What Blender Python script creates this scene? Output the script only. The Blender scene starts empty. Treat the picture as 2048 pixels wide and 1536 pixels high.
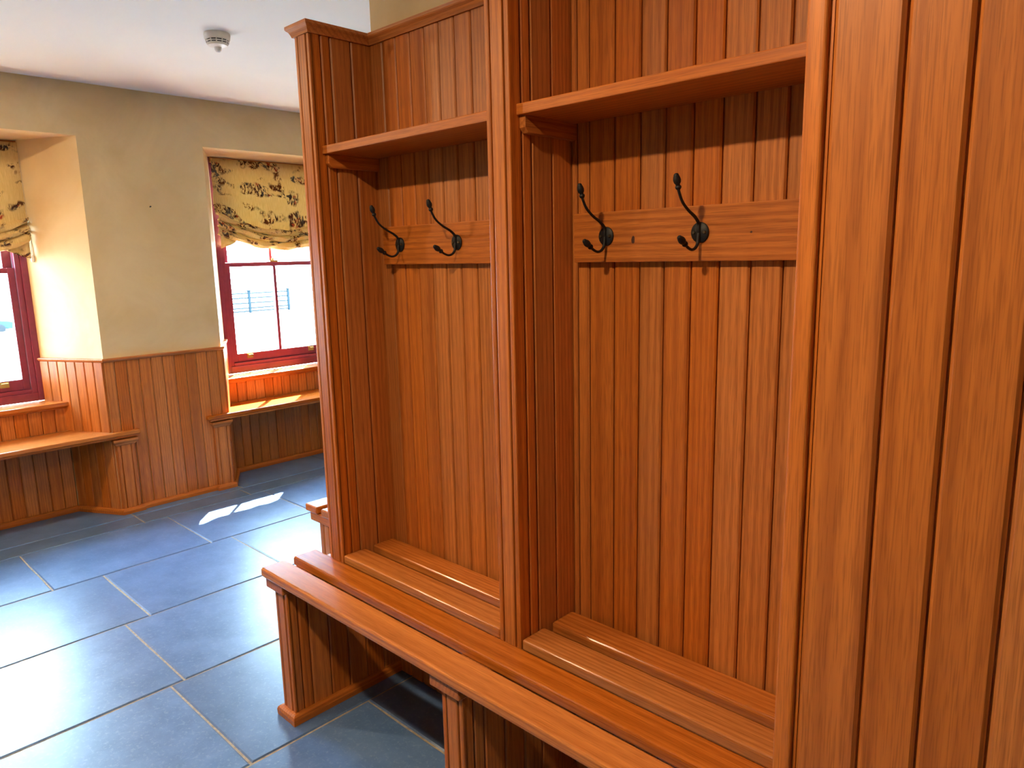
import bpy, math, random
from mathutils import Matrix, Vector
random.seed(7)
S = bpy.context.scene
COL = S.collection

# ------------------------------------------------------------------ camera
yaw, pitch, roll, fpx = 0.763839438, 0.177469960, -0.0220721152, 1444.81764
Fv = Vector((-math.sin(yaw) * math.cos(pitch), math.cos(yaw) * math.cos(pitch), -math.sin(pitch)))
r0 = Vector((math.cos(yaw), math.sin(yaw), 0)); u0 = r0.cross(Fv)
Rv = math.cos(roll) * r0 + math.sin(roll) * u0
Uv = -math.sin(roll) * r0 + math.cos(roll) * u0
cam = bpy.data.cameras.new('camera'); camo = bpy.data.objects.new('camera', cam); COL.objects.link(camo)
camo.matrix_world = Matrix(((Rv.x, Uv.x, -Fv.x, 0), (Rv.y, Uv.y, -Fv.y, 0), (Rv.z, Uv.z, -Fv.z, 1.45), (0, 0, 0, 1)))
cam.sensor_fit = 'HORIZONTAL'; cam.sensor_width = 36; cam.lens = fpx / 2048 * 36
cam.clip_start = 0.02; cam.clip_end = 500
S.camera = camo

# ------------------------------------------------------------------ world, sun, lamps, exposure
S.view_settings.view_transform = 'Standard'; S.view_settings.look = 'None'
S.view_settings.gamma = 1; S.view_settings.exposure = 0.0; S.view_settings.use_curve_mapping = False
W = bpy.data.worlds.new('sky'); S.world = W; W.use_nodes = True
bg = W.node_tree.nodes['Background']
bg.inputs[0].default_value = (.50, .74, 1.0, 1); bg.inputs[1].default_value = 66.0
sun = bpy.data.lights.new('sun', 'SUN'); suno = bpy.data.objects.new('sun', sun); COL.objects.link(suno)
sun.energy = 170; sun.angle = math.radians(0.53); sun.color = (1, .95, .86)
suno.location = (-20, 18, 25)
suno.rotation_euler = Vector((1, -.91, -1.76)).to_track_quat('-Z', 'Y').to_euler()


def lamp(x, y, z, power, size, color=(1, .72, .42)):
    l = bpy.data.lights.new('unseen_ceiling_lamp', 'AREA'); o = bpy.data.objects.new('unseen_ceiling_lamp', l); COL.objects.link(o)
    l.shape = 'DISK'; l.size = size; l.energy = power; l.color = color; o.location = (x, y, z)


for lx, ly, p in ((-.80, -.05, 38), (-2.45, -.05, 20), (-3.65, -.05, 40), (-3.1, 3.3, 14)):  # the last, behind the partition, is an added fill for the wall there
    lamp(lx, ly, 2.395, p, .10)


S.cycles.sample_clamp_indirect = 0
S.cycles.max_bounces = 14
S.cycles.transparent_max_bounces = 16

# ------------------------------------------------------------------ materials
def mat(name):
    m = bpy.data.materials.new(name); m.use_nodes = True
    nt = m.node_tree; return m, nt, nt.nodes['Principled BSDF']


def N(nt, t, **kw):
    n = nt.nodes.new(t)
    for k, v in kw.items(): setattr(n, k, v)
    return n


def ramp(nt, fac, stops):
    r = N(nt, 'ShaderNodeValToRGB'); e = r.color_ramp.elements
    while len(e) < len(stops): e.new(.5)
    for i, (p, c) in enumerate(stops):
        e[i].position = p; e[i].color = (*c, 1) if len(c) == 3 else c
    nt.links.new(fac, r.inputs[0]); return r.outputs[0]


def mixc(nt, fac, a, b, mode='MIX'):
    m = N(nt, 'ShaderNodeMix', data_type='RGBA', blend_type=mode)
    for s, v in ((0, fac), (6, a), (7, b)):
        if isinstance(v, (int, float)): m.inputs[s].default_value = v
        elif isinstance(v, tuple): m.inputs[s].default_value = (*v, 1)
        else: nt.links.new(v, m.inputs[s])
    return m.outputs[2]


def wood(name, axis, light=(.56, .170, .016), dark=(.26, .058, .004), rough=.42):
    m, nt, b = mat(name); L = nt.links.new
    tc = N(nt, 'ShaderNodeTexCoord'); oi = N(nt, 'ShaderNodeObjectInfo')
    # the random number of each piece moves it to its own spot in the timber
    sc = N(nt, 'ShaderNodeVectorMath', operation='SCALE'); sc.inputs[0].default_value = (3.7, 5.3, 9.1)
    L(oi.outputs['Random'], sc.inputs['Scale'])
    wn = N(nt, 'ShaderNodeTexWhiteNoise', noise_dimensions='1D'); L(oi.outputs['Random'], wn.inputs['W'])
    along = [1, 1, 1]; along[axis] = .03
    mp = N(nt, 'ShaderNodeVectorMath', operation='MULTIPLY'); L(tc.outputs['Object'], mp.inputs[0]); mp.inputs[1].default_value = along
    # rings round the heart of the log, which lies at a different offset for each board
    off = N(nt, 'ShaderNodeVectorMath', operation='MULTIPLY_ADD'); L(wn.outputs['Color'], off.inputs[0])
    off.inputs[1].default_value = (.34, .34, .34); off.inputs[2].default_value = (-.17, -.17, -.17)
    add = N(nt, 'ShaderNodeVectorMath', operation='ADD'); L(mp.outputs[0], add.inputs[0]); L(off.outputs[0], add.inputs[1])
    wv = N(nt, 'ShaderNodeTexWave', wave_type='RINGS', rings_direction='XYZ'[axis], wave_profile='SIN')
    wv.inputs['Scale'].default_value = 26; wv.inputs['Distortion'].default_value = 3.2
    wv.inputs['Detail'].default_value = 2.5; wv.inputs['Detail Scale'].default_value = .9
    L(add.outputs[0], wv.inputs['Vector'])
    add2 = N(nt, 'ShaderNodeVectorMath', operation='ADD'); L(mp.outputs[0], add2.inputs[0]); L(sc.outputs[0], add2.inputs[1])
    n1 = N(nt, 'ShaderNodeTexNoise'); n1.inputs['Scale'].default_value = 120; n1.inputs['Detail'].default_value = 3; L(add2.outputs[0], n1.inputs['Vector'])
    n2 = N(nt, 'ShaderNodeTexNoise'); n2.inputs['Scale'].default_value = 520; n2.inputs['Detail'].default_value = 2; L(add2.outputs[0], n2.inputs['Vector'])
    n3 = N(nt, 'ShaderNodeTexNoise'); n3.inputs['Scale'].default_value = 9; n3.inputs['Detail'].default_value = 2; L(add2.outputs[0], n3.inputs['Vector'])
    f1 = ramp(nt, wv.outputs['Fac'], [(.0, (.50,) * 3), (.40, (.14,) * 3), (1, (0,) * 3)])
    f2 = ramp(nt, n1.outputs['Fac'], [(.35, (.34,) * 3), (.62, (0,) * 3)])
    f3 = ramp(nt, n2.outputs['Fac'], [(.36, (.42,) * 3), (.52, (0,) * 3)])
    c = mixc(nt, f1, light, dark)
    c = mixc(nt, f2, c, dark)
    c = mixc(nt, f3, c, tuple(x * .55 for x in dark))
    c = mixc(nt, ramp(nt, n3.outputs['Fac'], [(.3, (0,) * 3), (.75, (.22,) * 3)]), c, (light[0] * 1.12, light[1] * 1.2, light[2] * 1.3))
    hs = N(nt, 'ShaderNodeHueSaturation'); L(c, hs.inputs['Color'])
    for src, inp, lo, hi in ((oi.outputs['Random'], 'Value', .84, 1.08), (wn.outputs['Value'], 'Hue', .4955, .504), (wn.outputs['Value'], 'Saturation', 1.0, .93)):
        mr = N(nt, 'ShaderNodeMapRange'); L(src, mr.inputs[0]); mr.inputs[3].default_value = lo; mr.inputs[4].default_value = hi; L(mr.outputs[0], hs.inputs[inp])
    L(hs.outputs[0], b.inputs['Base Color'])
    b.inputs['Roughness'].default_value = rough; b.inputs['Specular IOR Level'].default_value = .34
    bp = N(nt, 'ShaderNodeBump'); bp.inputs['Strength'].default_value = .12; bp.inputs['Distance'].default_value = .001
    L(n2.outputs['Fac'], bp.inputs['Height']); L(bp.outputs[0], b.inputs['Normal'])
    return m


WZ = wood('oak_upright', 2); WX = wood('oak_lengthwise', 0); WY = wood('oak_crosswise', 1)
SX = wood('lacquered_seat_oak', 0, rough=.19); SY = wood('lacquered_seat_oak_crosswise', 1, rough=.20)


def plaster(name, ca, cb, sc=2.2, bump=.25):
    m, nt, b = mat(name); L = nt.links.new
    tc = N(nt, 'ShaderNodeTexCoord')
    n = N(nt, 'ShaderNodeTexNoise'); n.inputs['Scale'].default_value = sc; n.inputs['Detail'].default_value = 6; n.inputs['Roughness'].default_value = .6; n.inputs['Distortion'].default_value = .8
    L(tc.outputs['Object'], n.inputs['Vector'])
    L(ramp(nt, n.outputs['Fac'], [(.33, ca), (.66, cb)]), b.inputs['Base Color'])
    n2 = N(nt, 'ShaderNodeTexNoise'); n2.inputs['Scale'].default_value = 22; n2.inputs['Detail'].default_value = 4; L(tc.outputs['Object'], n2.inputs['Vector'])
    bp = N(nt, 'ShaderNodeBump'); bp.inputs['Strength'].default_value = bump; bp.inputs['Distance'].default_value = .004
    L(n2.outputs['Fac'], bp.inputs['Height']); L(bp.outputs[0], b.inputs['Normal'])
    b.inputs['Roughness'].default_value = .75; return m


PLA = plaster('limewash_plaster', (.57, .43, .225), (.66, .53, .31))
CEI = plaster('white_emulsion', (.78, .815, .80), (.81, .84, .83), 1, .04)


def slate():
    m, nt, b = mat('sky_tinted_slate'); L = nt.links.new
    tc = N(nt, 'ShaderNodeTexCoord'); oi = N(nt, 'ShaderNodeObjectInfo')
    sc = N(nt, 'ShaderNodeVectorMath', operation='SCALE'); sc.inputs[0].default_value = (13.7, 15.3, 0); L(oi.outputs['Random'], sc.inputs['Scale'])
    ad = N(nt, 'ShaderNodeVectorMath', operation='ADD'); L(tc.outputs['Object'], ad.inputs[0]); L(sc.outputs[0], ad.inputs[1])
    n = N(nt, 'ShaderNodeTexNoise'); n.inputs['Scale'].default_value = 7; n.inputs['Detail'].default_value = 8; n.inputs['Roughness'].default_value = .65; L(ad.outputs[0], n.inputs['Vector'])
    n2 = N(nt, 'ShaderNodeTexNoise'); n2.inputs['Scale'].default_value = 70; n2.inputs['Detail'].default_value = 5; n2.inputs['Roughness'].default_value = .7; L(ad.outputs[0], n2.inputs['Vector'])
    c = ramp(nt, n.outputs['Fac'], [(.3, (.052, .118, .26)), (.7, (.105, .195, .40))])  # grey-blue stone with the blue of the sky's reflection put into its colour
    c = mixc(nt, ramp(nt, n2.outputs['Fac'], [(.53, (0,) * 3), (.72, (.55,) * 3)]), c, (.22, .31, .46))
    hs = N(nt, 'ShaderNodeHueSaturation'); L(c, hs.inputs['Color'])
    mr = N(nt, 'ShaderNodeMapRange'); L(oi.outputs['Random'], mr.inputs[0]); mr.inputs[3].default_value = .85; mr.inputs[4].default_value = 1.15; L(mr.outputs[0], hs.inputs['Value'])
    L(hs.outputs[0], b.inputs['Base Color'])
    L(ramp(nt, n2.outputs['Fac'], [(.3, (.30,) * 3), (.75, (.40,) * 3)]), b.inputs['Roughness'])
    b.inputs['IOR'].default_value = 1.55
    bp = N(nt, 'ShaderNodeBump'); bp.inputs['Strength'].default_value = .04; bp.inputs['Distance'].default_value = .0010
    mx = N(nt, 'ShaderNodeMath', operation='MULTIPLY_ADD'); L(n2.outputs['Fac'], mx.inputs[0]); mx.inputs[1].default_value = .45; L(n.outputs['Fac'], mx.inputs[2])
    L(mx.outputs[0], bp.inputs['Height']); L(bp.outputs[0], b.inputs['Normal'])
    return m


SLATE = slate()


def plain(name, c, rough=.5, metal=0, noise=.08, sc=30):
    m, nt, b = mat(name); L = nt.links.new
    tc = N(nt, 'ShaderNodeTexCoord'); n = N(nt, 'ShaderNodeTexNoise'); n.inputs['Scale'].default_value = sc; n.inputs['Detail'].default_value = 3
    L(tc.outputs['Object'], n.inputs['Vector'])
    L(ramp(nt, n.outputs['Fac'], [(.3, tuple(x * (1 - noise) for x in c)), (.7, tuple(min(1, x * (1 + noise)) for x in c))]), b.inputs['Base Color'])
    b.inputs['Roughness'].default_value = rough; b.inputs['Metallic'].default_value = metal
    return m


MORTAR = plain('lime_mortar', (.34, .30, .24), .9, 0, .25, 60)
PAINT = plain('burgundy_gloss_paint', (.215, .034, .072), .28)
IRON = plain('black_iron', (.010, .010, .012), .5, 0)
IRON.node_tree.nodes['Principled BSDF'].inputs['Specular IOR Level'].default_value = .3
BRASS = plain('brass', (.75, .50, .14), .3, 1)
WHITE = plain('white_plastic', (.72, .71, .66), .4)
DARKP = plain('dark_plastic', (.03, .035, .035), .6)
CORD = plain('cream_cord', (.62, .52, .36), .8)
GROUND = plain('pale_paving', (.27, .27, .26), .9, 0, .15, .5)
FENCEP = plain('grey_blue_fence_paint', (.012, .019, .023), .9)
CARP = plain('blue_car_paint', (.020, .036, .050), .9)
CARG = plain('dark_car_glass', (.012, .020, .026), .9)
TYRE = plain('tyre_rubber', (.018, .020, .022), .9)
for m_ in (FENCEP, CARP, CARG, TYRE): m_.node_tree.nodes['Principled BSDF'].inputs['Specular IOR Level'].default_value = .0
SHADOWGAP = plain('dark_oak_core', (.10, .03, .008), .6)


KNOT = plain('dark_knot', (.05, .012, .006), .6)


def glass():
    m, nt, b = mat('window_glass'); L = nt.links.new
    nt.nodes.remove(b); out = nt.nodes['Material Output']
    t = N(nt, 'ShaderNodeBsdfTransparent'); t.inputs[0].default_value = (.96, .98, .97, 1)
    g = N(nt, 'ShaderNodeBsdfGlossy'); g.inputs['Roughness'].default_value = .02
    lw = N(nt, 'ShaderNodeLayerWeight'); lw.inputs[0].default_value = .5
    pw = N(nt, 'ShaderNodeMath', operation='POWER'); L(lw.outputs['Facing'], pw.inputs[0]); pw.inputs[1].default_value = 4
    fr = N(nt, 'ShaderNodeMath', operation='MULTIPLY_ADD'); L(pw.outputs[0], fr.inputs[0]); fr.inputs[1].default_value = .9; fr.inputs[2].default_value = .03
    mx = N(nt, 'ShaderNodeMixShader'); L(fr.outputs[0], mx.inputs[0]); L(t.outputs[0], mx.inputs[1]); L(g.outputs[0], mx.inputs[2]); L(mx.outputs[0], out.inputs[0])
    return m


GLASS = glass()


def toile():
    m, nt, b = mat('printed_country_linen'); L = nt.links.new
    out = nt.nodes['Material Output']
    uv = N(nt, 'ShaderNodeUVMap'); uv.uv_map = 'UVMap'
    def noise(scale, detail, sx=1, sy=1, off=0, dist=0):
        mp = N(nt, 'ShaderNodeMapping'); mp.inputs['Scale'].default_value = (sx, sy, 1); mp.inputs['Location'].default_value = (off, off * .7, off * .3)
        L(uv.outputs[0], mp.inputs[0]); n = N(nt, 'ShaderNodeTexNoise'); n.inputs['Scale'].default_value = scale; n.inputs['Detail'].default_value = detail
        n.inputs['Distortion'].default_value = dist; n.inputs['Roughness'].default_value = .6
        L(mp.outputs[0], n.inputs['Vector']); return n.outputs['Fac']
    base = ramp(nt, noise(60, 3, 6, .35), [(.3, (.60, .42, .16)), (.7, (.76, .58, .28))])
    # clumps of birds, dogs and reeds: fine strokes gathered where the broad noise is high
    clump = ramp(nt, noise(7.5, 1.5, 1, 1.7, 3.1), [(.505, (0,) * 3), (.575, (1,) * 3)])
    stroke = ramp(nt, noise(38, 4, 1.1, .75, 8.3, 1.2), [(.45, (0,) * 3), (.53, (1,) * 3)])
    k = N(nt, 'ShaderNodeMath', operation='MULTIPLY'); L(clump, k.inputs[0]); L(stroke, k.inputs[1])
    tone = ramp(nt, noise(11, 2, 1, 1, 5.5), [(.38, (.16, .06, .02)), (.5, (.055, .022, .02)), (.62, (.10, .10, .09))])
    red = ramp(nt, noise(16, 2, 1, 1.5, 12.5), [(.60, (0,) * 3), (.64, (.8,) * 3)])
    tone = mixc(nt, red, tone, (.40, .07, .03))
    c = mixc(nt, k.outputs[0], base, tone)
    L(c, b.inputs['Base Color']); b.inputs['Roughness'].default_value = .9; b.inputs['Specular IOR Level'].default_value = .1
    tr = N(nt, 'ShaderNodeBsdfTranslucent'); L(c, tr.inputs[0])
    mx = N(nt, 'ShaderNodeMixShader'); mx.inputs[0].default_value = .16
    L(b.outputs[0], mx.inputs[1]); L(tr.outputs[0], mx.inputs[2]); L(mx.outputs[0], out.inputs[0])
    return m


TOILE = toile()


# ------------------------------------------------------------------ mesh helpers
class MB:
    def __init__(s): s.v = []; s.f = []; s.smooth = False

    def poly(s, pts, faces):
        o = len(s.v); s.v += [tuple(p) for p in pts]; s.f += [tuple(i + o for i in f) for f in faces]; return s

    def box(s, x0, x1, y0, y1, z0, z1):
        return s.poly([(x, y, z) for z in (z0, z1) for x, y in ((x0, y0), (x1, y0), (x1, y1), (x0, y1))],
                      [(0, 3, 2, 1), (4, 5, 6, 7), (0, 1, 5, 4), (1, 2, 6, 5), (2, 3, 7, 6), (3, 0, 4, 7)])

    def prism(s, pts, z0, z1):              # plan polygon, counter-clockwise, pulled up
        n = len(pts)
        return s.poly([(x, y, z0) for x, y in pts] + [(x, y, z1) for x, y in pts],
                      [tuple(range(n))[::-1], tuple(range(n, 2 * n))] + [(i, (i + 1) % n, n + (i + 1) % n, n + i) for i in range(n)])

    def extrude(s, prof, a0, a1, axis):     # profile in the two other axes, pulled along axis
        def P(u, v, a): return ((a, u, v), (u, a, v), (u, v, a))[axis]
        n = len(prof)
        return s.poly([P(u, v, a0) for u, v in prof] + [P(u, v, a1) for u, v in prof],
                      [tuple(range(n))[::-1], tuple(range(n, 2 * n))] + [(i, (i + 1) % n, n + (i + 1) % n, n + i) for i in range(n)])

    def sweep(s, path, prof, z0):           # profile (outwards, up) along a plan path, mitred; outwards is to the right
        pts = [Vector((*p, 0)).to_2d() for p in path]; n = len(prof); o = len(s.v)
        nor = [Vector(((b - a).y, -(b - a).x)).normalized() for a, b in zip(pts, pts[1:])]
        for i, p in enumerate(pts):
            if i == 0: m = nor[0]
            elif i == len(pts) - 1: m = nor[-1]
            else:
                m = nor[i - 1] + nor[i]; m = m / (m.length_squared / 2)
            for u, w in prof: s.v.append((p.x + m.x * u, p.y + m.y * u, z0 + w))
        for i in range(len(pts) - 1):
            for j in range(n):
                a = o + i * n + j; b = o + i * n + (j + 1) % n
                s.f.append((a, b, b + n, a + n))
        s.f.append(tuple(o + j for j in range(n))[::-1]); s.f.append(tuple(o + (len(pts) - 1) * n + j for j in range(n)))
        return s

    def tube(s, path, rad, seg=10):
        P = [Vector(p) for p in path]; o = len(s.v); R = rad if isinstance(rad, (list, tuple)) else [rad] * len(P)
        up = Vector((1, 0, 0)) if abs((P[-1] - P[0]).normalized().x) < .9 else Vector((0, 0, 1))
        for i, p in enumerate(P):
            d = (P[min(i + 1, len(P) - 1)] - P[max(i - 1, 0)]).normalized()
            a = up.cross(d).normalized(); b = d.cross(a)
            for k in range(seg):
                t = 2 * math.pi * k / seg; s.v.append(tuple(p + R[i] * (math.cos(t) * a + math.sin(t) * b)))
        for i in range(len(P) - 1):
            for k in range(seg):
                q = o + i * seg; s.f.append((q + k, q + (k + 1) % seg, q + seg + (k + 1) % seg, q + seg + k))
        s.f.append(tuple(o + k for k in range(seg))[::-1]); s.f.append(tuple(o + (len(P) - 1) * seg + k for k in range(seg)))
        s.smooth = True
        return s

    def mesh(s, name, m):
        me = bpy.data.meshes.new(name); me.from_pydata(s.v, [], s.f); me.materials.append(m)
        import bmesh
        b = bmesh.new(); b.from_mesh(me); bmesh.ops.recalc_face_normals(b, faces=b.faces); b.to_mesh(me); b.free()
        if s.smooth:
            me.polygons.foreach_set('use_smooth', [True] * len(me.polygons)); me.set_sharp_from_angle(angle=math.radians(40))
        return me

    def build(s, name, m, parent=None, bevel=0, seg=2, label=None, kind=None, origin=None):
        if origin:
            s.v = [(x - origin[0], y - origin[1], z - origin[2]) for x, y, z in s.v]
        o = bpy.data.objects.new(name, s.mesh(name, m)); COL.objects.link(o)
        place(o, origin or (0, 0, 0), parent)
        if bevel:
            md = o.modifiers.new('bevel', 'BEVEL'); md.width = bevel; md.segments = seg; md.limit_method = 'ANGLE'; md.angle_limit = math.radians(40)
            md.harden_normals = False
        if label: o['label'] = label
        if kind: o['kind'] = kind
        return o


WL = {}


def place(o, loc, parent=None):
    loc = Vector(loc); WL[o.name] = loc
    if parent is not None:
        o.parent = parent; o.location = loc - WL[parent.name]
    else:
        o.location = loc


def thing(name, loc, label, cat, group=None):
    o = bpy.data.objects.new(name, None); COL.objects.link(o); o.empty_display_size = .1; place(o, loc)
    o['label'] = label; o['category'] = cat
    if group: o['group'] = group
    return o


def struct(name, mb, m, **k):
    o = mb.build(name, m, **k); o['kind'] = 'structure'; return o


PL = {}


def plank(parent, p, d, w, h, t=.013, c=.0035, gap=.0032, mat_=None):
    """One upright board: p = lower corner (world) at its left end seen from the room, d = plan direction of its width,
    face outwards is to the right of d; chamfered front edges."""
    mat_ = mat_ or WZ
    key = (round(w, 3), round(h, 3), t, c, mat_.name)
    if key not in PL:
        a, b = gap / 2, round(w, 3) - gap / 2
        k = .35 * t                      # the tongue closes the joint behind the narrow gap
        prof = [(0, 0), (b + a, 0), (b + a, -k), (b, -k), (b, -t + c), (b - c, -t), (a + c, -t), (a, -t + c), (a, -k), (0, -k)]
        mb = MB(); mb.extrude(prof, 0, round(h, 3), 2); PL[key] = mb.mesh('plank', mat_)
    o = bpy.data.objects.new('plank', PL[key]); COL.objects.link(o)
    o.rotation_euler = (0, 0, math.atan2(d[1], d[0])); place(o, p, parent); return o


def boards(parent, a, b, z0, z1, pitch=None, joints=None, t=.013, c=.0035):
    """Cover the plan line a-b with upright boards whose faces end t to the right of it."""
    a = Vector(a); b = Vector(b); Ln = (b - a).length; d = (b - a) / Ln
    if joints is None:
        n = max(1, round(Ln / pitch)); joints = [Ln * i / n for i in range(n + 1)]
    for s0, s1 in zip(joints, joints[1:]):
        q = a + d * s0; plank(parent, (q.x, q.y, z0), d, s1 - s0, z1 - z0, t, c)


COVE = [(0, 0), (.006, 0), (.008, .006), (.012, .014), (.018, .019), (.020, .022), (.020, .030), (0, .030)]
CAP = [(0, 0), (.010, 0), (.016, .005), (.020, .010), (.022, .016), (.020, .021), (0, .021)]
SKIRT = [(0, 0), (.017, 0), (.018, .018), (.015, .027), (.009, .032), (0, .033)]

# ------------------------------------------------------------------ room shell
ZC = 2.405
XF = -4.88                                   # inner face of the window frames
WIN = (0.69, 2.66)                           # centres of the two windows

# floor: mortar bed with a flagstone object for every slab
floor = struct('floor', MB().box(-5.0, 2.2, -3.0, 4.6, -.08, -.004), MORTAR)
rows = [(-4.955, -4.375, [.62, 1.37, 2.03, 2.73]), (-4.375, -4.212, [.55, 1.369, 2.002]), (-4.212, -3.630, [.76, 1.49, 2.09]), (-3.630, -3.047, [.30, .968, 1.597]),
        (-3.047, -2.461, [.16, .868, 1.50]), (-2.461, -1.875, [.10, .820, 1.44]), (-1.875, -1.290, [.56, 1.23]), (-1.290, -.705, [.2, .9, 1.55]),
        (-.705, -.12, [.5, 1.2]), (-.12, .465, [.1, .8]), (.465, 1.05, [.4, 1.1]), (1.05, 1.635, [.2, .9])]
for xa, xb, js in rows:
    js = list(js)
    while js[0] > -2.3: js.insert(0, js[0] - random.uniform(.60, .76))
    while js[-1] < 4.1: js.append(js[-1] + random.uniform(.60, .76))
    for ya, yb in zip(js, js[1:]):
        g = .0032; cx, cy = (xa + xb) / 2, (ya + yb) / 2; hx, hy = (xb - xa) / 2 - g, (yb - ya) / 2 - g
        ring = []
        nx, ny = 3, 4
        for i in range(nx): ring.append((-hx + 2 * hx * i / nx, -hy))
        for i in range(ny): ring.append((hx, -hy + 2 * hy * i / ny))
        for i in range(nx): ring.append((hx - 2 * hx * i / nx, hy))
        for i in range(ny): ring.append((-hx, hy - 2 * hy * i / ny))
        ring = [(x + random.uniform(-.0014, .0014), y + random.uniform(-.0014, .0014)) for x, y in ring]
        k = len(ring); dz = random.uniform(-.0008, .0004)
        def ins(e, z): return [(x - math.copysign(min(e, abs(x)), x) * (abs(x) > hx * .98), y - math.copysign(min(e, abs(y)), y) * (abs(y) > hy * .98), z) for x, y in ring]
        v = [(x, y, -.02) for x, y in ring] + [(x, y, -.0035 + dz) for x, y in ring] + ins(.0045, dz)
        f = [(r * k + i, r * k + (i + 1) % k, (r + 1) * k + (i + 1) % k, (r + 1) * k + i) for r in (0, 1) for i in range(k)] + [tuple(range(2 * k, 3 * k))]
        MB().poly([(x + cx, y + cy, z) for x, y, z in v], f).build('tile', SLATE, floor, origin=(cx, cy, 0))

ceiling = struct('ceiling', MB().box(-5.1, 2.2, -3.0, 4.6, ZC, ZC + .1), CEI)

# window wall: piers with splayed reveals, a band above and low walls under the windows
HW, HI = .643, .433                          # half width of an opening at the room face and at the window
PX = -4.478
wl = MB()
edges = [-3.0] + [e for c in WIN for e in (c - HW, c + HW)] + [4.6]
for i in range(0, len(edges), 2):
    y0, y1 = edges[i], edges[i + 1]
    a = [(PX, y0), (PX, y1)]
    if i < len(edges) - 2: a += [(XF, WIN[i // 2] - HI), (-5.0, WIN[i // 2] - HI), (-5.0, WIN[i // 2] - HI - .004), (-5.15, WIN[i // 2] - .455)]
    else: a += [(-5.15, y1)]
    if i > 0: a += [(-5.15, WIN[i // 2 - 1] + .455), (-5.0, WIN[i // 2 - 1] + HI + .004), (-5.0, WIN[i // 2 - 1] + HI), (XF, WIN[i // 2 - 1] + HI)]
    else: a += [(-5.15, y0)]
    wl.prism(a, -.02, 2.13)
wl.box(-5.15, PX, -3.0, 4.6, 2.13, ZC)
for c in WIN: wl.box(-5.15, -4.762, c - .62, c + .62, -.02, .638)
wall_left = struct('wall_left', wl, PLA)

MB().tube([(PX - .004, 1.677, 1.766), (PX + .010, 1.677, 1.768)], [.0035, .0045], 8).build('nail', DARKP, wall_left, label='small dark nail')

# wainscot boards on the window wall: each board is a part of the wall
for i in range(0, len(edges), 2):
    y0, y1 = edges[i], edges[i + 1]
    path = []
    if i > 0: path += [(XF, WIN[i // 2 - 1] + HI)]
    path += [(PX, y0), (PX, y1)]
    if i < len(edges) - 2: path += [(XF, WIN[i // 2] - HI)]
    MB().sweep(path, [(u + .008, w) for u, w in CAP[:0]] + CAP, .896).build('chair_rail', WY, wall_left)
    for a, b in zip(path, path[1:]):
        if a[0] == b[0]:
            lo, hi = max(a[1], -1.9), min(b[1], 4.3)
            js = None
            if i == 2: js = [v - 1.333 for v in (1.333, 1.385, 1.451, 1.518, 1.585, 1.652, 1.719, 1.785, 1.851, 1.918, 1.982, 2.017)]
            boards(wall_left, (a[0] - .005, lo), (a[0] - .005, hi), 0, .897, pitch=.067, joints=js)
        elif max(a[1], b[1]) > 0.1 and min(a[1], b[1]) < 4:
            boards(wall_left, (a[0], a[1]), (b[0], b[1]), .49, .897, pitch=.0605)
base_l = None
# skirting along the window wall follows the piers, the pilasters and the recesses under the seats
PIL = [(c + s * .70) for c in WIN for s in (-1, 1)]
RX = -4.733
pts = [(PX + .008, -2.9)]
for c in WIN:
    for s in (-1, 1):
        yc = c + s * .698; e0, e1 = yc - .048, yc + .048
        if s == -1: pts += [(PX + .008, e0), (-4.447, e0), (-4.447, e1), (RX, c - .494)]
        else: pts += [(RX, c + .494), (-4.447, e0), (-4.447, e1), (PX + .008, e1)]
pts += [(PX + .008, 4.5)]
baseboard = struct('baseboard_left', MB().sweep(pts, SKIRT, 0), WY)

# partition behind the lockers and the walls out of view
wall_back = struct('wall_back', MB().box(-1.945, 2.2, 1.437, 2.75, -.02, ZC), PLA)
wall_far = struct('wall_far', MB().box(-5.15, 2.2, 4.5, 4.6, -.02, ZC), PLA)
wall_right = struct('wall_right', MB().box(2.1, 2.2, -3, 4.6, -.02, ZC), PLA)
wall_front = struct('wall_front', MB().box(-5.15, 2.2, -3.1, -3.0, -.02, ZC), PLA)


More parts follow.
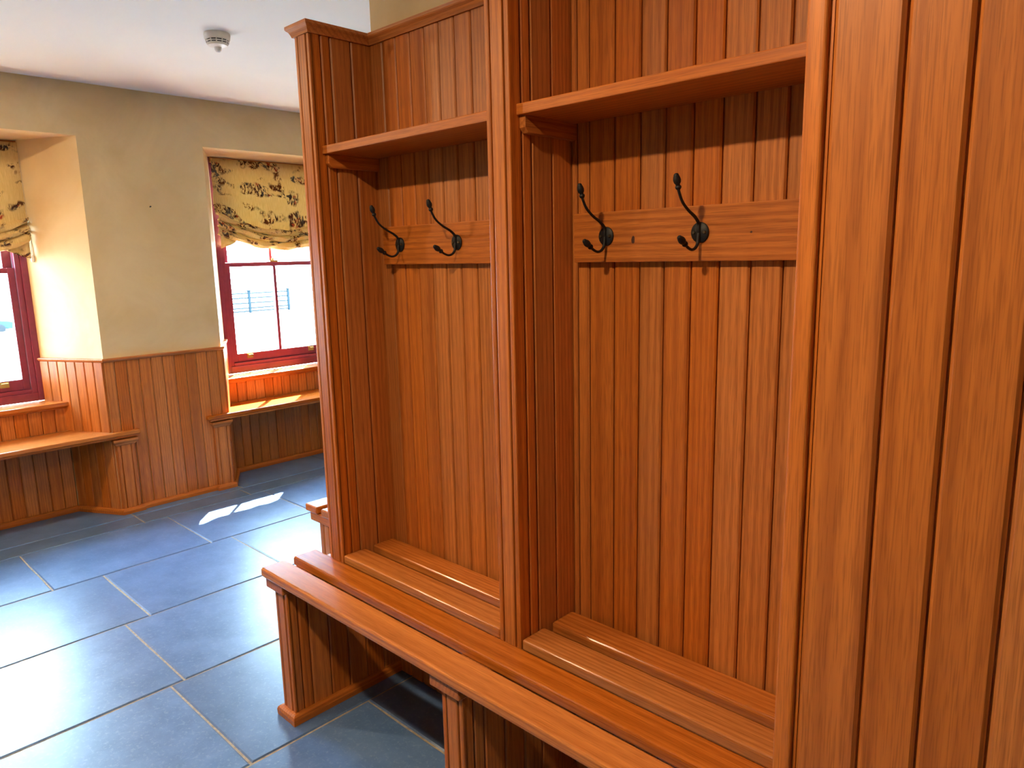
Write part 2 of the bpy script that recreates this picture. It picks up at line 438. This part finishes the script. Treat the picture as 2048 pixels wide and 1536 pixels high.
# ------------------------------------------------------------------ sash windows
def window(n, c):
    fr = MB()
    x0, x1 = -5.0, XF
    for s in (-1, 1):
        ya, yb = sorted((c + s * HI, c + s * .400)); fr.box(x0, x1, ya, yb, .667, 2.13)
        ya, yb = sorted((c + s * .400, c + s * .372)); fr.box(x0, x1 - .010, ya, yb, .667, 2.13)     # staff bead
    fr.box(x0, x1, c - .400, c + .400, .667, .716); fr.box(x0, x1 - .008, c - .372, c + .372, .716, .738)
    fr.box(x0, x1, c - .400, c + .400, 2.09, 2.13)
    w = struct(f'window_{n}', fr, PAINT, bevel=.003)
    def sash(nm, xa, xb, z0, z1, zb, zt, st):
        m = MB()
        for s in (-1, 1):
            ya, yb = sorted((c + s * .371, c + s * st)); m.box(xa, xb, ya, yb, z0, z1)
        m.box(xa, xb, c - st, c + st, z0, zb); m.box(xa, xb, c - st, c + st, zt, z1)
        o = m.build(nm, PAINT, w, bevel=.003)
        MB().box(xa + .004, xb - .004, c - .011, c + .011, zb, zt).build('muntin', PAINT, o, bevel=.003)
        for ya, yb in ((c - st, c - .011), (c + .011, c + st)):
            MB().box((xa + xb) / 2 - .002, (xa + xb) / 2 + .002, ya - .002, yb + .002, zb - .002, zt + .002).build('pane', GLASS, o)
        return o
    lo = sash('lower_sash', -4.945, -4.905, .738, 1.436, .800, 1.406, .335)
    sash('upper_sash', -4.976, -4.948, 1.412, 2.092, 1.436, 2.05, .325)
    for yy in (c - .245, c + .245):
        m = MB(); m.box(-4.905, -4.900, yy - .022, yy + .022, .762, .795); m.box(-4.900, -4.880, yy - .016, yy + .016, .783, .789)
        m.build('sash_lift', BRASS, lo, label='small brass sash lift')
    m = MB(); m.box(-4.943, -4.908, c - .03, c + .03, 1.436, 1.446); m.tube([(-4.925, c, 1.446), (-4.925, c, 1.462)], [.008, .010], 8)
    m.build('sash_fastener', BRASS, lo, label='brass sash fastener')
    return w


for n, c in zip((1, 2), WIN): window(n, c)


# ------------------------------------------------------------------ window seats
def pilaster_strips(root, x, yc, z0, z1, name='pilaster', axis='x'):
    m = MB()
    m.box(PX, x - .007, yc - .046, yc + .046, z0, z1)
    for a, b, e in ((-.047, -.031, 0), (-.025, .025, .001), (.031, .047, 0)): m.box(x - .010, x + e, yc + a, yc + b, z0, z1)
    p = m.build(name, WZ, root, bevel=.0015, seg=1)
    k = MB()
    prof = [(0, 0), (.006, .004), (.010, .014), (.018, .024), (.019, .036), (0, .036)]
    k.sweep([(PX, yc - .048), (x, yc - .048), (x, yc + .048), (PX, yc + .048)], prof, .410)
    k.box(PX, x, yc - .048, yc + .048, .411, .446)
    k.build('capital', WY, p)
    return p


def window_seat(c, label):
    r = thing('window_seat', (-4.6, c, 0), label, 'window seat', 'window seats')
    # the seat runs past the piers in front and follows the splays inside the recess
    k = .517; xb = -4.742; xr = -4.470
    top = MB()
    half = HW - .004
    plan = [(-4.434, c - .785), (-4.434, c + .785), (xr, c + .785), (xr, c + half), (xb, c + half - k * (xr - xb)), (xb, c - half + k * (xr - xb)), (xr, c - half), (xr, c - .785)]
    top.prism(plan, .466, .490)
    top.build('seat_board', SY, r, bevel=.005)
    # boards under the seat, across the recess and along both splays
    boards(r, (-4.762, c - .494), (-4.762, c + .494), 0, .466, pitch=.0672)
    for s in (-1, 1):
        a, b = (PX, c + s * .643), (-4.748, c + s * .5034)
        if s > 0: boards(r, b[::1], a, 0, .466, pitch=.061)
        else: boards(r, a, b, 0, .466, pitch=.061)
    # boards between seat and sill
    boards(r, (-4.760, c - .502), (-4.760, c + .502), .490, .640, pitch=.0672, t=.014)
    sb = MB(); sb.prism([(-4.716, c - .512), (-4.716, c + .512), (XF - .002, c + .455), (XF - .002, c - .455)], .638, .664)
    sb.build('sill_board', SY, r, bevel=.004)
    m = MB(); m.sweep([(-4.745, c - .50), (-4.745, c + .50)], [(0, 0), (.012, .004), (.016, .012), (0, .012)], .624); m.build('sill_moulding', WY, r)
    m = MB(); m.sweep([(-4.447, c - .77), (-4.447, c + .77)], [(0, 0), (.008, 0), (.014, .012), (0, .012)], .454); m.build('seat_moulding', WY, r)
    for s in (-1, 1): pilaster_strips(r, -4.447, c + s * .698, .0, .412)
    return r


window_seat(WIN[0], 'oak window seat half lit in the left recess, cut by the photo edge')
window_seat(WIN[1], 'sunlit oak window seat in the recess beside the tall oak locker')


# ------------------------------------------------------------------ roman blinds
def blind(c, label, flip=1, hang=0.0, half=.43):
    r = thing('roman_blind', (-4.84, c, 2.12), label, 'blind', 'roman blinds')
    nu = 72; xs = -4.845
    prof = []                                 # (arc length, out, down) of the folded cloth, before sag
    flat = 9
    for i in range(flat + 1): prof.append((0.37 * i / flat, 0, .37 * i / flat))
    s, d = .37, .37
    for k, (o_, dn) in enumerate(((.030, -.004), (.056, .010), (.058, .024), (.036, .034), (.010, .026), (.004, .034), (.036, .040), (.060, .056), (.050, .072), (.020, .074), (.004, .066), (.006, .078), (.034, .092), (.050, .112), (.036, .130), (.006, .128))):
        prof.append((s + .03 * (k + 1), o_, d + dn))
    v = []; uvs = []
    rng = random.Random(int(c * 100))
    ph = [rng.uniform(0, 6.28) for _ in range(6)]
    for i in range(nu + 1):
        u = i / nu; q = 2 * u - 1
        sag = .105 * (1 - abs(q) ** 2.2) * (1 - .18 * q * flip) + hang
        for j, (al, o_, dn) in enumerate(prof):
            fl = min(1, j / flat)
            wob = .004 * math.sin(9 * q + ph[0] + al * 9) * fl + .006 * (j > flat) * math.sin(21 * q + ph[1] + j * 1.7)
            pinch = 1 - .35 * math.exp(-((abs(q) - 1) / .12) ** 2) * (j > flat)
            z = 2.118 - dn - sag * fl ** 2.5 + (.006 * math.sin(13 * q + ph[2] + j) if j > flat else 0)
            edge = .012 * math.sin(3.0 * al * 6 + ph[3]) * (abs(q) ** 6) * fl
            v.append((xs + o_ * pinch + wob + .004 * math.sin(5 * al + ph[4]) * fl, c + q * half + math.copysign(edge, q) - q * .012 * (j > flat), z))
            uvs.append((u * half * 2, al))
    m = MB(); n = len(prof)
    m.poly(v, [(i * n + j, i * n + j + 1, (i + 1) * n + j + 1, (i + 1) * n + j) for i in range(nu) for j in range(n - 1)])
    m.smooth = True
    o = m.build('fabric', TOILE, r)
    me = o.data; uvl = me.uv_layers.new(name='UVMap')
    for lp in me.loops: uvl.data[lp.index].uv = uvs[lp.vertex_index]
    so = o.modifiers.new('thick', 'SOLIDIFY'); so.thickness = .003; so.offset = -1
    MB().box(-4.875, -4.850, c - half, c + half, 2.095, 2.126).build('headrail', WY, r)
    # hanging corner tails below the last fold
    for s in (-1, 1):
        t = []
        for a in range(7):
            for b in range(5):
                y = c + s * (half - .012 - .125 * a / 6); z = 2.118 - .47 - hang - .012 - (.115 * (1 - a / 6) ** .8) * b / 4 - .055 * (a / 6)
                t.append((xs + .012 + .010 * math.sin(a * 1.3 + b * .7), y, z))
        tm = MB().poly(t, [(a * 5 + b, a * 5 + b + 1, a * 5 + b + 6, a * 5 + b + 5) for a in range(6) for b in range(4)]); tm.smooth = True
        q = tm.build('corner_tail', TOILE, r)
        ul = q.data.uv_layers.new(name='UVMap')
        for lp in q.data.loops:
            p = q.data.vertices[lp.vertex_index].co; ul.data[lp.index].uv = (p.y, p.z)
        md = q.modifiers.new('thick', 'SOLIDIFY'); md.thickness = .003
    cd = MB(); yc = c + half + .002
    for dx in (-.006, .006): cd.tube([(-4.838, yc + dx, 2.09), (-4.836, yc + dx * .9, 1.8), (-4.833, yc - .006 + dx * .4, 1.505)], .0014, 5)
    cd.build('cord', CORD, r)
    MB().tube([(-4.833, yc - .006, 1.508), (-4.833, yc - .006, 1.50), (-4.833, yc - .006, 1.475), (-4.833, yc - .006, 1.466)], [.003, .0085, .0105, .007], 10).build('cord_weight', WHITE, r, label='white cord weight')
    return r


blind(WIN[0], 'patterned roman blind over the left window, cut by the photo edge', 1, .035, .455)
blind(WIN[1], 'patterned roman blind over the window beside the tall oak locker', -1, -.01)

# ------------------------------------------------------------------ smoke detector
dx, dy = -3.171, 1.537
t = thing('smoke_detector', (dx, dy, ZC), 'round white smoke detector on the white ceiling', 'smoke detector')


def lathe(prof, cx, cy, seg=28):
    m = MB(); n = len(prof); m.smooth = True
    m.poly([(cx + r * math.cos(2 * math.pi * i / seg), cy + r * math.sin(2 * math.pi * i / seg), z) for i in range(seg) for r, z in prof],
           [(i * n + j, i * n + j + 1, (i + 1) % seg * n + j + 1, (i + 1) % seg * n + j) for i in range(seg) for j in range(n - 1)])
    return m


lathe([(.0, ZC), (.052, ZC), (.054, ZC - .006), (.052, ZC - .024), (.048, ZC - .028), (0, ZC - .028)], dx, dy).build('mounting_base', WHITE, t)
lathe([(0, ZC - .026), (.044, ZC - .028), (.044, ZC - .040), (0, ZC - .040)], dx, dy).build('vent_chamber', DARKP, t, label='dark vent slots')
lathe([(0, ZC - .032), (.047, ZC - .033), (.049, ZC - .035), (.047, ZC - .037), (0, ZC - .037)], dx, dy).build('vent_ring', WHITE, t)
for k in range(12):
    a = k * math.pi / 6
    MB().tube([(dx + .047 * math.cos(a), dy + .047 * math.sin(a), ZC - .026), (dx + .042 * math.cos(a), dy + .042 * math.sin(a), ZC - .044)], .0028, 6).build('rib', WHITE, t)
lathe([(0, ZC - .040), (.044, ZC - .041), (.040, ZC - .050), (.024, ZC - .055), (0, ZC - .056)], dx, dy).build('cap', WHITE, t)
lathe([(0, ZC - .054), (.015, ZC - .055), (.014, ZC - .066), (.009, ZC - .073), (0, ZC - .076)], dx, dy).build('lens', plain('clear_lens', (.8, .85, .88), .08), t, label='clear conical lens')

# ------------------------------------------------------------------ lockers
YD, YB = 1.212, 1.433
LT = 2.092
lock = thing('coat_locker', (-1.2, 1.33, .47), 'tall oak coat locker with two open bays, boarded backs and shelves', 'locker')


def upright(name, xa, xb, y0, y1, z0, z1, root, faces, pil=True, js=(.0, .038, .070, .142, .221)):
    """A boarded side panel: core, upright boards on its faces and a fluted front edge."""
    core = MB().box(xa + .013, xb - .013, y0 + .012, y1, z0, z1).build(name, SHADOWGAP, root)
    js = [min(j, y1 - y0) for j in js]
    js = [j for i, j in enumerate(js) if i == 0 or j - js[i - 1] > .01]
    if js[-1] < y1 - y0 - .005: js.append(y1 - y0)
    if '+' in faces: boards(core, (xb - .013, y0), (xb - .013, y1), z0, z1, joints=js)
    if '-' in faces: boards(core, (xa + .013, y1), (xa + .013, y0), z0, z1, joints=[(y1 - y0) - j for j in js][::-1])
    w = xb - xa
    for a, b, e in ((0, .0125, 0), (.0185, w - .0185, .001), (w - .0125, w, 0)):
        MB().box(xa + a, xa + b, y0 - .001 - e, y0 + .0125, z0, z1).build('front_strip', WZ, core, bevel=.0022)
    return core


upright('side_panel', -2.013, -1.938, YD, YB, .47, LT, lock, '+-')
upright('divider', -1.222, -1.149, YD, YB, .47, LT, lock, '+-')
upright('side_panel', -.470, -.397, YD, YB, .47, LT, lock, '-')
# boarded backs
def back(x0, js): boards(lock, (x0, 1.437), (js[-1], 1.437), .47, LT, joints=[j - x0 for j in js], t=.014)
back(-1.938, [-1.938, -1.877, -1.812, -1.747, -1.683, -1.620, -1.555, -1.489, -1.423, -1.358, -1.292, -1.222])
back(-1.149, [-1.149, -1.130, -1.094, -1.021, -.950, -.885, -.817, -.750, -.680, -.612, -.545, -.470])
# cornice
MB().sweep([(-2.013, 1.436), (-2.013, YD), (-1.938, YD), (-1.938, 1.423), (-1.222, 1.423), (-1.222, YD), (-1.149, YD), (-1.149, 1.423), (-.470, 1.423), (-.470, YD), (-.397, YD)], COVE, LT - .004).build('cornice', WX, lock)
cap = MB()
for xa, xb in ((-2.013, -1.938), (-1.222, -1.149), (-.470, -.397)): cap.box(xa - .002, xb + .002, YD - .002, 1.436, LT, LT + .024)
cap.build('panel_top', WY, lock)
for xa, xb, ra in ((-1.938, -1.222, -1.893), (-1.149, -.470, -1.124)):
    MB().box(xa, xb, 1.232, 1.424, 1.754, 1.778).build('shelf', WX, lock, bevel=.002)
    for s in (0, 1):
        br = MB(); x0, x1 = ((xa, xa + .018), (xb - .018, xb))[s]
        br.extrude([(1.242, 1.754), (1.242, 1.728), (1.252, 1.716), (1.424, 1.716), (1.424, 1.754)], x0, x1, 0)
        br.build('shelf_bracket', WY, lock, bevel=.001, seg=1)
    rail = MB().box(ra, xb - .012, 1.402, 1.424, 1.427, 1.543).build('hook_rail', WX, lock, bevel=.002)
    if ra > -1.5:
        for kx, kz, ka, kb in ((-.952, 1.477, .004, .009), (-.670, 1.484, .0022, .0022)):
            MB().extrude([(kx + ka * math.cos(t_ * .7854) * (1 + .25 * (t_ % 3)), kz + kb * math.sin(t_ * .7854)) for t_ in range(8)], 1.4017, 1.404, 1).build('knot', KNOT, rail, label='small dark knot')

# coat hooks
def hook(x, label):
    r = thing('coat_hook', (x, 1.402, 1.487), label, 'coat hook', 'coat hooks')
    z0 = 1.487
    seg = 24; m = MB()
    prof = [(0, .0005), (.0205, .0005), (.0205, -.0035), (.018, -.0055), (0, -.007)]
    n = len(prof)
    m.poly([(x + a * math.cos(2 * math.pi * i / seg), 1.402 + b, z0 + a * 1.05 * math.sin(2 * math.pi * i / seg)) for i in range(seg) for a, b in prof],
           [(i * n + j, i * n + j + 1, (i + 1) % seg * n + j + 1, (i + 1) % seg * n + j) for i in range(seg) for j in range(n - 1)]); m.smooth = True
    m.build('back_plate', IRON, r)
    for s in (-1, 1):
        MB().tube([(x + s * .0125, 1.397, z0), (x + s * .0125, 1.3935, z0)], [.0042, .003], 10).build('screw', plain('dull_screw', (.10, .085, .06), .4, .8), r, label='dull metal screw')
    def arm(P, name, tip):
        pts = []
        for i in range(len(P) - 1):                       # Catmull-Rom through the joints
            p0, p1, p2, p3 = P[max(i - 1, 0)], P[i], P[i + 1], P[min(i + 2, len(P) - 1)]
            for k in range(4):
                u = k / 4
                pts.append(tuple(.5 * (2 * p1[a] + (p2[a] - p0[a]) * u + (2 * p0[a] - 5 * p1[a] + 4 * p2[a] - p3[a]) * u * u + (3 * p1[a] - p0[a] - 3 * p2[a] + p3[a]) * u ** 3) for a in (0, 1)))
        pts.append(P[-1])
        R = [.0044 - .0014 * min(1, i / (len(pts) * .6)) for i in range(len(pts))]
        a = MB().tube([(x, y, z) for y, z in pts], R, 10).build(name, IRON, r)
        e = Vector(P[-1]) - Vector(P[-2]); e.normalize(); q = Vector(P[-1])
        path = []; rad = []; tip *= 1.12
        for d, rr in ((-.004, .0030), (-.001, .0052), (.002, .0056), (.004, .0040), (.006, .0040), (.009, .0060), (.014, .0068), (.019, .0058), (.022, .0046), (.024, .0042), (.0255, .0026)):
            path.append((x, q.x + e.x * d * tip, q.y + e.y * d * tip)); rad.append(rr * 1.16)
        MB().tube(path, rad, 12).build('acorn_tip', IRON, a)
    arm([(1.397, 1.478), (1.394, 1.492), (1.393, 1.506), (1.377, 1.519), (1.351, 1.531), (1.327, 1.547), (1.313, 1.566), (1.310, 1.574)], 'upper_prong', 1.0)
    arm([(1.397, 1.494), (1.394, 1.480), (1.391, 1.464), (1.381, 1.4545), (1.367, 1.4515), (1.352, 1.456), (1.341, 1.4625)], 'lower_prong', 1.05)


hook(-1.804, 'black iron coat hook beside the left side panel of the far bay')
hook(-1.545, 'black iron coat hook on the far bay rail, nearer the divider')
hook(-1.026, 'black iron coat hook just right of the divider, beside the knot in the rail')
hook(-.783, 'black iron coat hook nearest the boarded cupboard, two screws showing in its plate')


# ------------------------------------------------------------------ bench under the lockers
bench = thing('slatted_bench', (-1.2, 1.2, 0), 'long slatted oak bench running under the locker bays, open below', 'bench')


def slat(x0, x1, y0, root, w=.084, top=.500, th=.030):
    return MB().box(x0, x1, y0, y0 + w, top - th, top).build('slat', SX, root, bevel=.0065, seg=3, origin=((x0 + x1) / 2, y0, top - th))


slat(-2.055, -.395, .985, bench); slat(-2.055, -.395, 1.098, bench)
for xa, xb in ((-1.936, -1.224), (-1.147, -.472)):
    slat(xa, xb, 1.212, bench); slat(xa, xb, 1.328, bench)
for i, (xa, xb) in enumerate(((-2.016, -1.946), (-1.220, -1.147), (-.488, -.416))):
    core = upright('support_panel', xa, xb, 1.008, 1.436, 0, .436, bench, '+-', js=(0, .034, .068, .138, .208, .278, .348, .428))
    MB().sweep([(xa, 1.436), (xa, 1.008), (xb, 1.008), (xb, 1.436)], SKIRT, 0).build('plinth_moulding', WY, core)
    MB().box(xa - .030, xb + .002, .995, 1.436, .436, .470).build('bearer', WY, bench, bevel=.003)

for xa, xb in ((-1.940, -1.226), (-1.141, -.494)):
    boards(bench, (xa, 1.428), (xb, 1.428), 0, .466, pitch=.0675)

# ------------------------------------------------------------------ boarded cupboard at the right
cup = thing('boarded_cupboard', (-.1, 1.2, 0), 'tall oak boarded cupboard in the right foreground, cut by the photo edge', 'cupboard')
MB().box(-.388, .36, .968, 1.436, 0, 2.40).build('carcass', SHADOWGAP, cup)
MB().box(-.392, -.3665, .950, 1.0, 0, 2.40).build('corner_stile', WZ, cup, bevel=.004, seg=3)
MB().box(-.3665, -.361, .9585, .972, 0, 2.40).build('rebate_strip', WZ, cup)
MB().box(-.392, -.386, 1.0, 1.436, 0, 2.40).build('side_board', WZ, cup)
boards(cup, (-.361, .968), (.352, .968), 0, 2.40, joints=[0, .083, .153, .228, .302, .376, .45, .524, .598, .672, .713], t=.015, c=.0045)

# ------------------------------------------------------------------ bench round the end of the partition
fb = thing('end_bench', (-2.2, 1.9, 0), 'slatted bench end showing behind the locker, facing the windows', 'bench')
for k in range(4):
    x0 = -2.490 + .113 * k
    MB().box(x0, x0 + .084, 1.400, 2.62, .470, .500).build('slat', SY, fb, bevel=.0065, seg=3, origin=(x0, 1.4, .47))
for yy in (1.412, 2.50):
    ec = MB().box(-2.415, -2.060, yy + .014, yy + .08, 0, .436).build('support_panel', SHADOWGAP, fb)
    boards(ec, (-2.415, yy + .014), (-2.060, yy + .014), 0, .436, joints=[0, .030, .068, .138, .208, .278, .355])
    MB().sweep([(-2.415, yy + .08), (-2.415, yy), (-2.060, yy)], SKIRT, 0).build('plinth_moulding', WX, ec)
    MB().box(-2.465, -2.060, yy - .006, yy + .085, .436, .470).build('bearer', WX, fb, bevel=.003)

# ------------------------------------------------------------------ outside
gr = MB(); prof = [(40, -.25), (-5.15, -.25), (-12, -.35), (-33, -1.03), (-62, -3.25), (-160, -7)]
v = [(x, y, z) for x, z in prof for y in (-70, 130)]
gr.poly(v, [(2 * i, 2 * i + 1, 2 * i + 3, 2 * i + 2) for i in range(len(prof) - 1)])
struct('ground', gr, GROUND)
fe = thing('metal_fence', (-33, 16.5, -1.03), 'faint post and rail metal fence outside the window beside the locker', 'fence')
py = [8.3 + 2.04 * k for k in range(6)]
for y in py:
    q = MB().box(-33.05, -32.95, y - .05, y + .05, -1.06, .0).build('post', FENCEP, fe)
    MB().box(-33.08, -32.92, y - .10, y + .10, .0, .05).build('post_cap', FENCEP, q)
for z in (-.95, -.80, -.56, -.32, -.10): MB().box(-33.02, -32.98, py[0], py[-1], z - .032, z + .032).build('rail', FENCEP, fe)
ca = thing('car', (-60, 10.2, -3.1), 'small blue car parked far outside the left window', 'car')
zc = -3.1
bod = MB().extrude([(8.1, zc + .28), (12.25, zc + .28), (12.3, zc + .75), (11.3, zc + .9), (10.6, zc + 1.35), (9.0, zc + 1.38), (8.2, zc + .95)], -60.8, -59.1, 0).build('body', CARP, ca, bevel=.08)
MB().extrude([(8.5, zc + .92), (11.0, zc + .92), (10.5, zc + 1.28), (9.05, zc + 1.30)], -60.82, -59.08, 0).build('side_window', CARG, ca)
for y in (8.9, 11.5):
    MB().tube([(-60.85, y, zc + .3), (-59.05, y, zc + .3)], .31, 18).build('wheel', TYRE, ca)
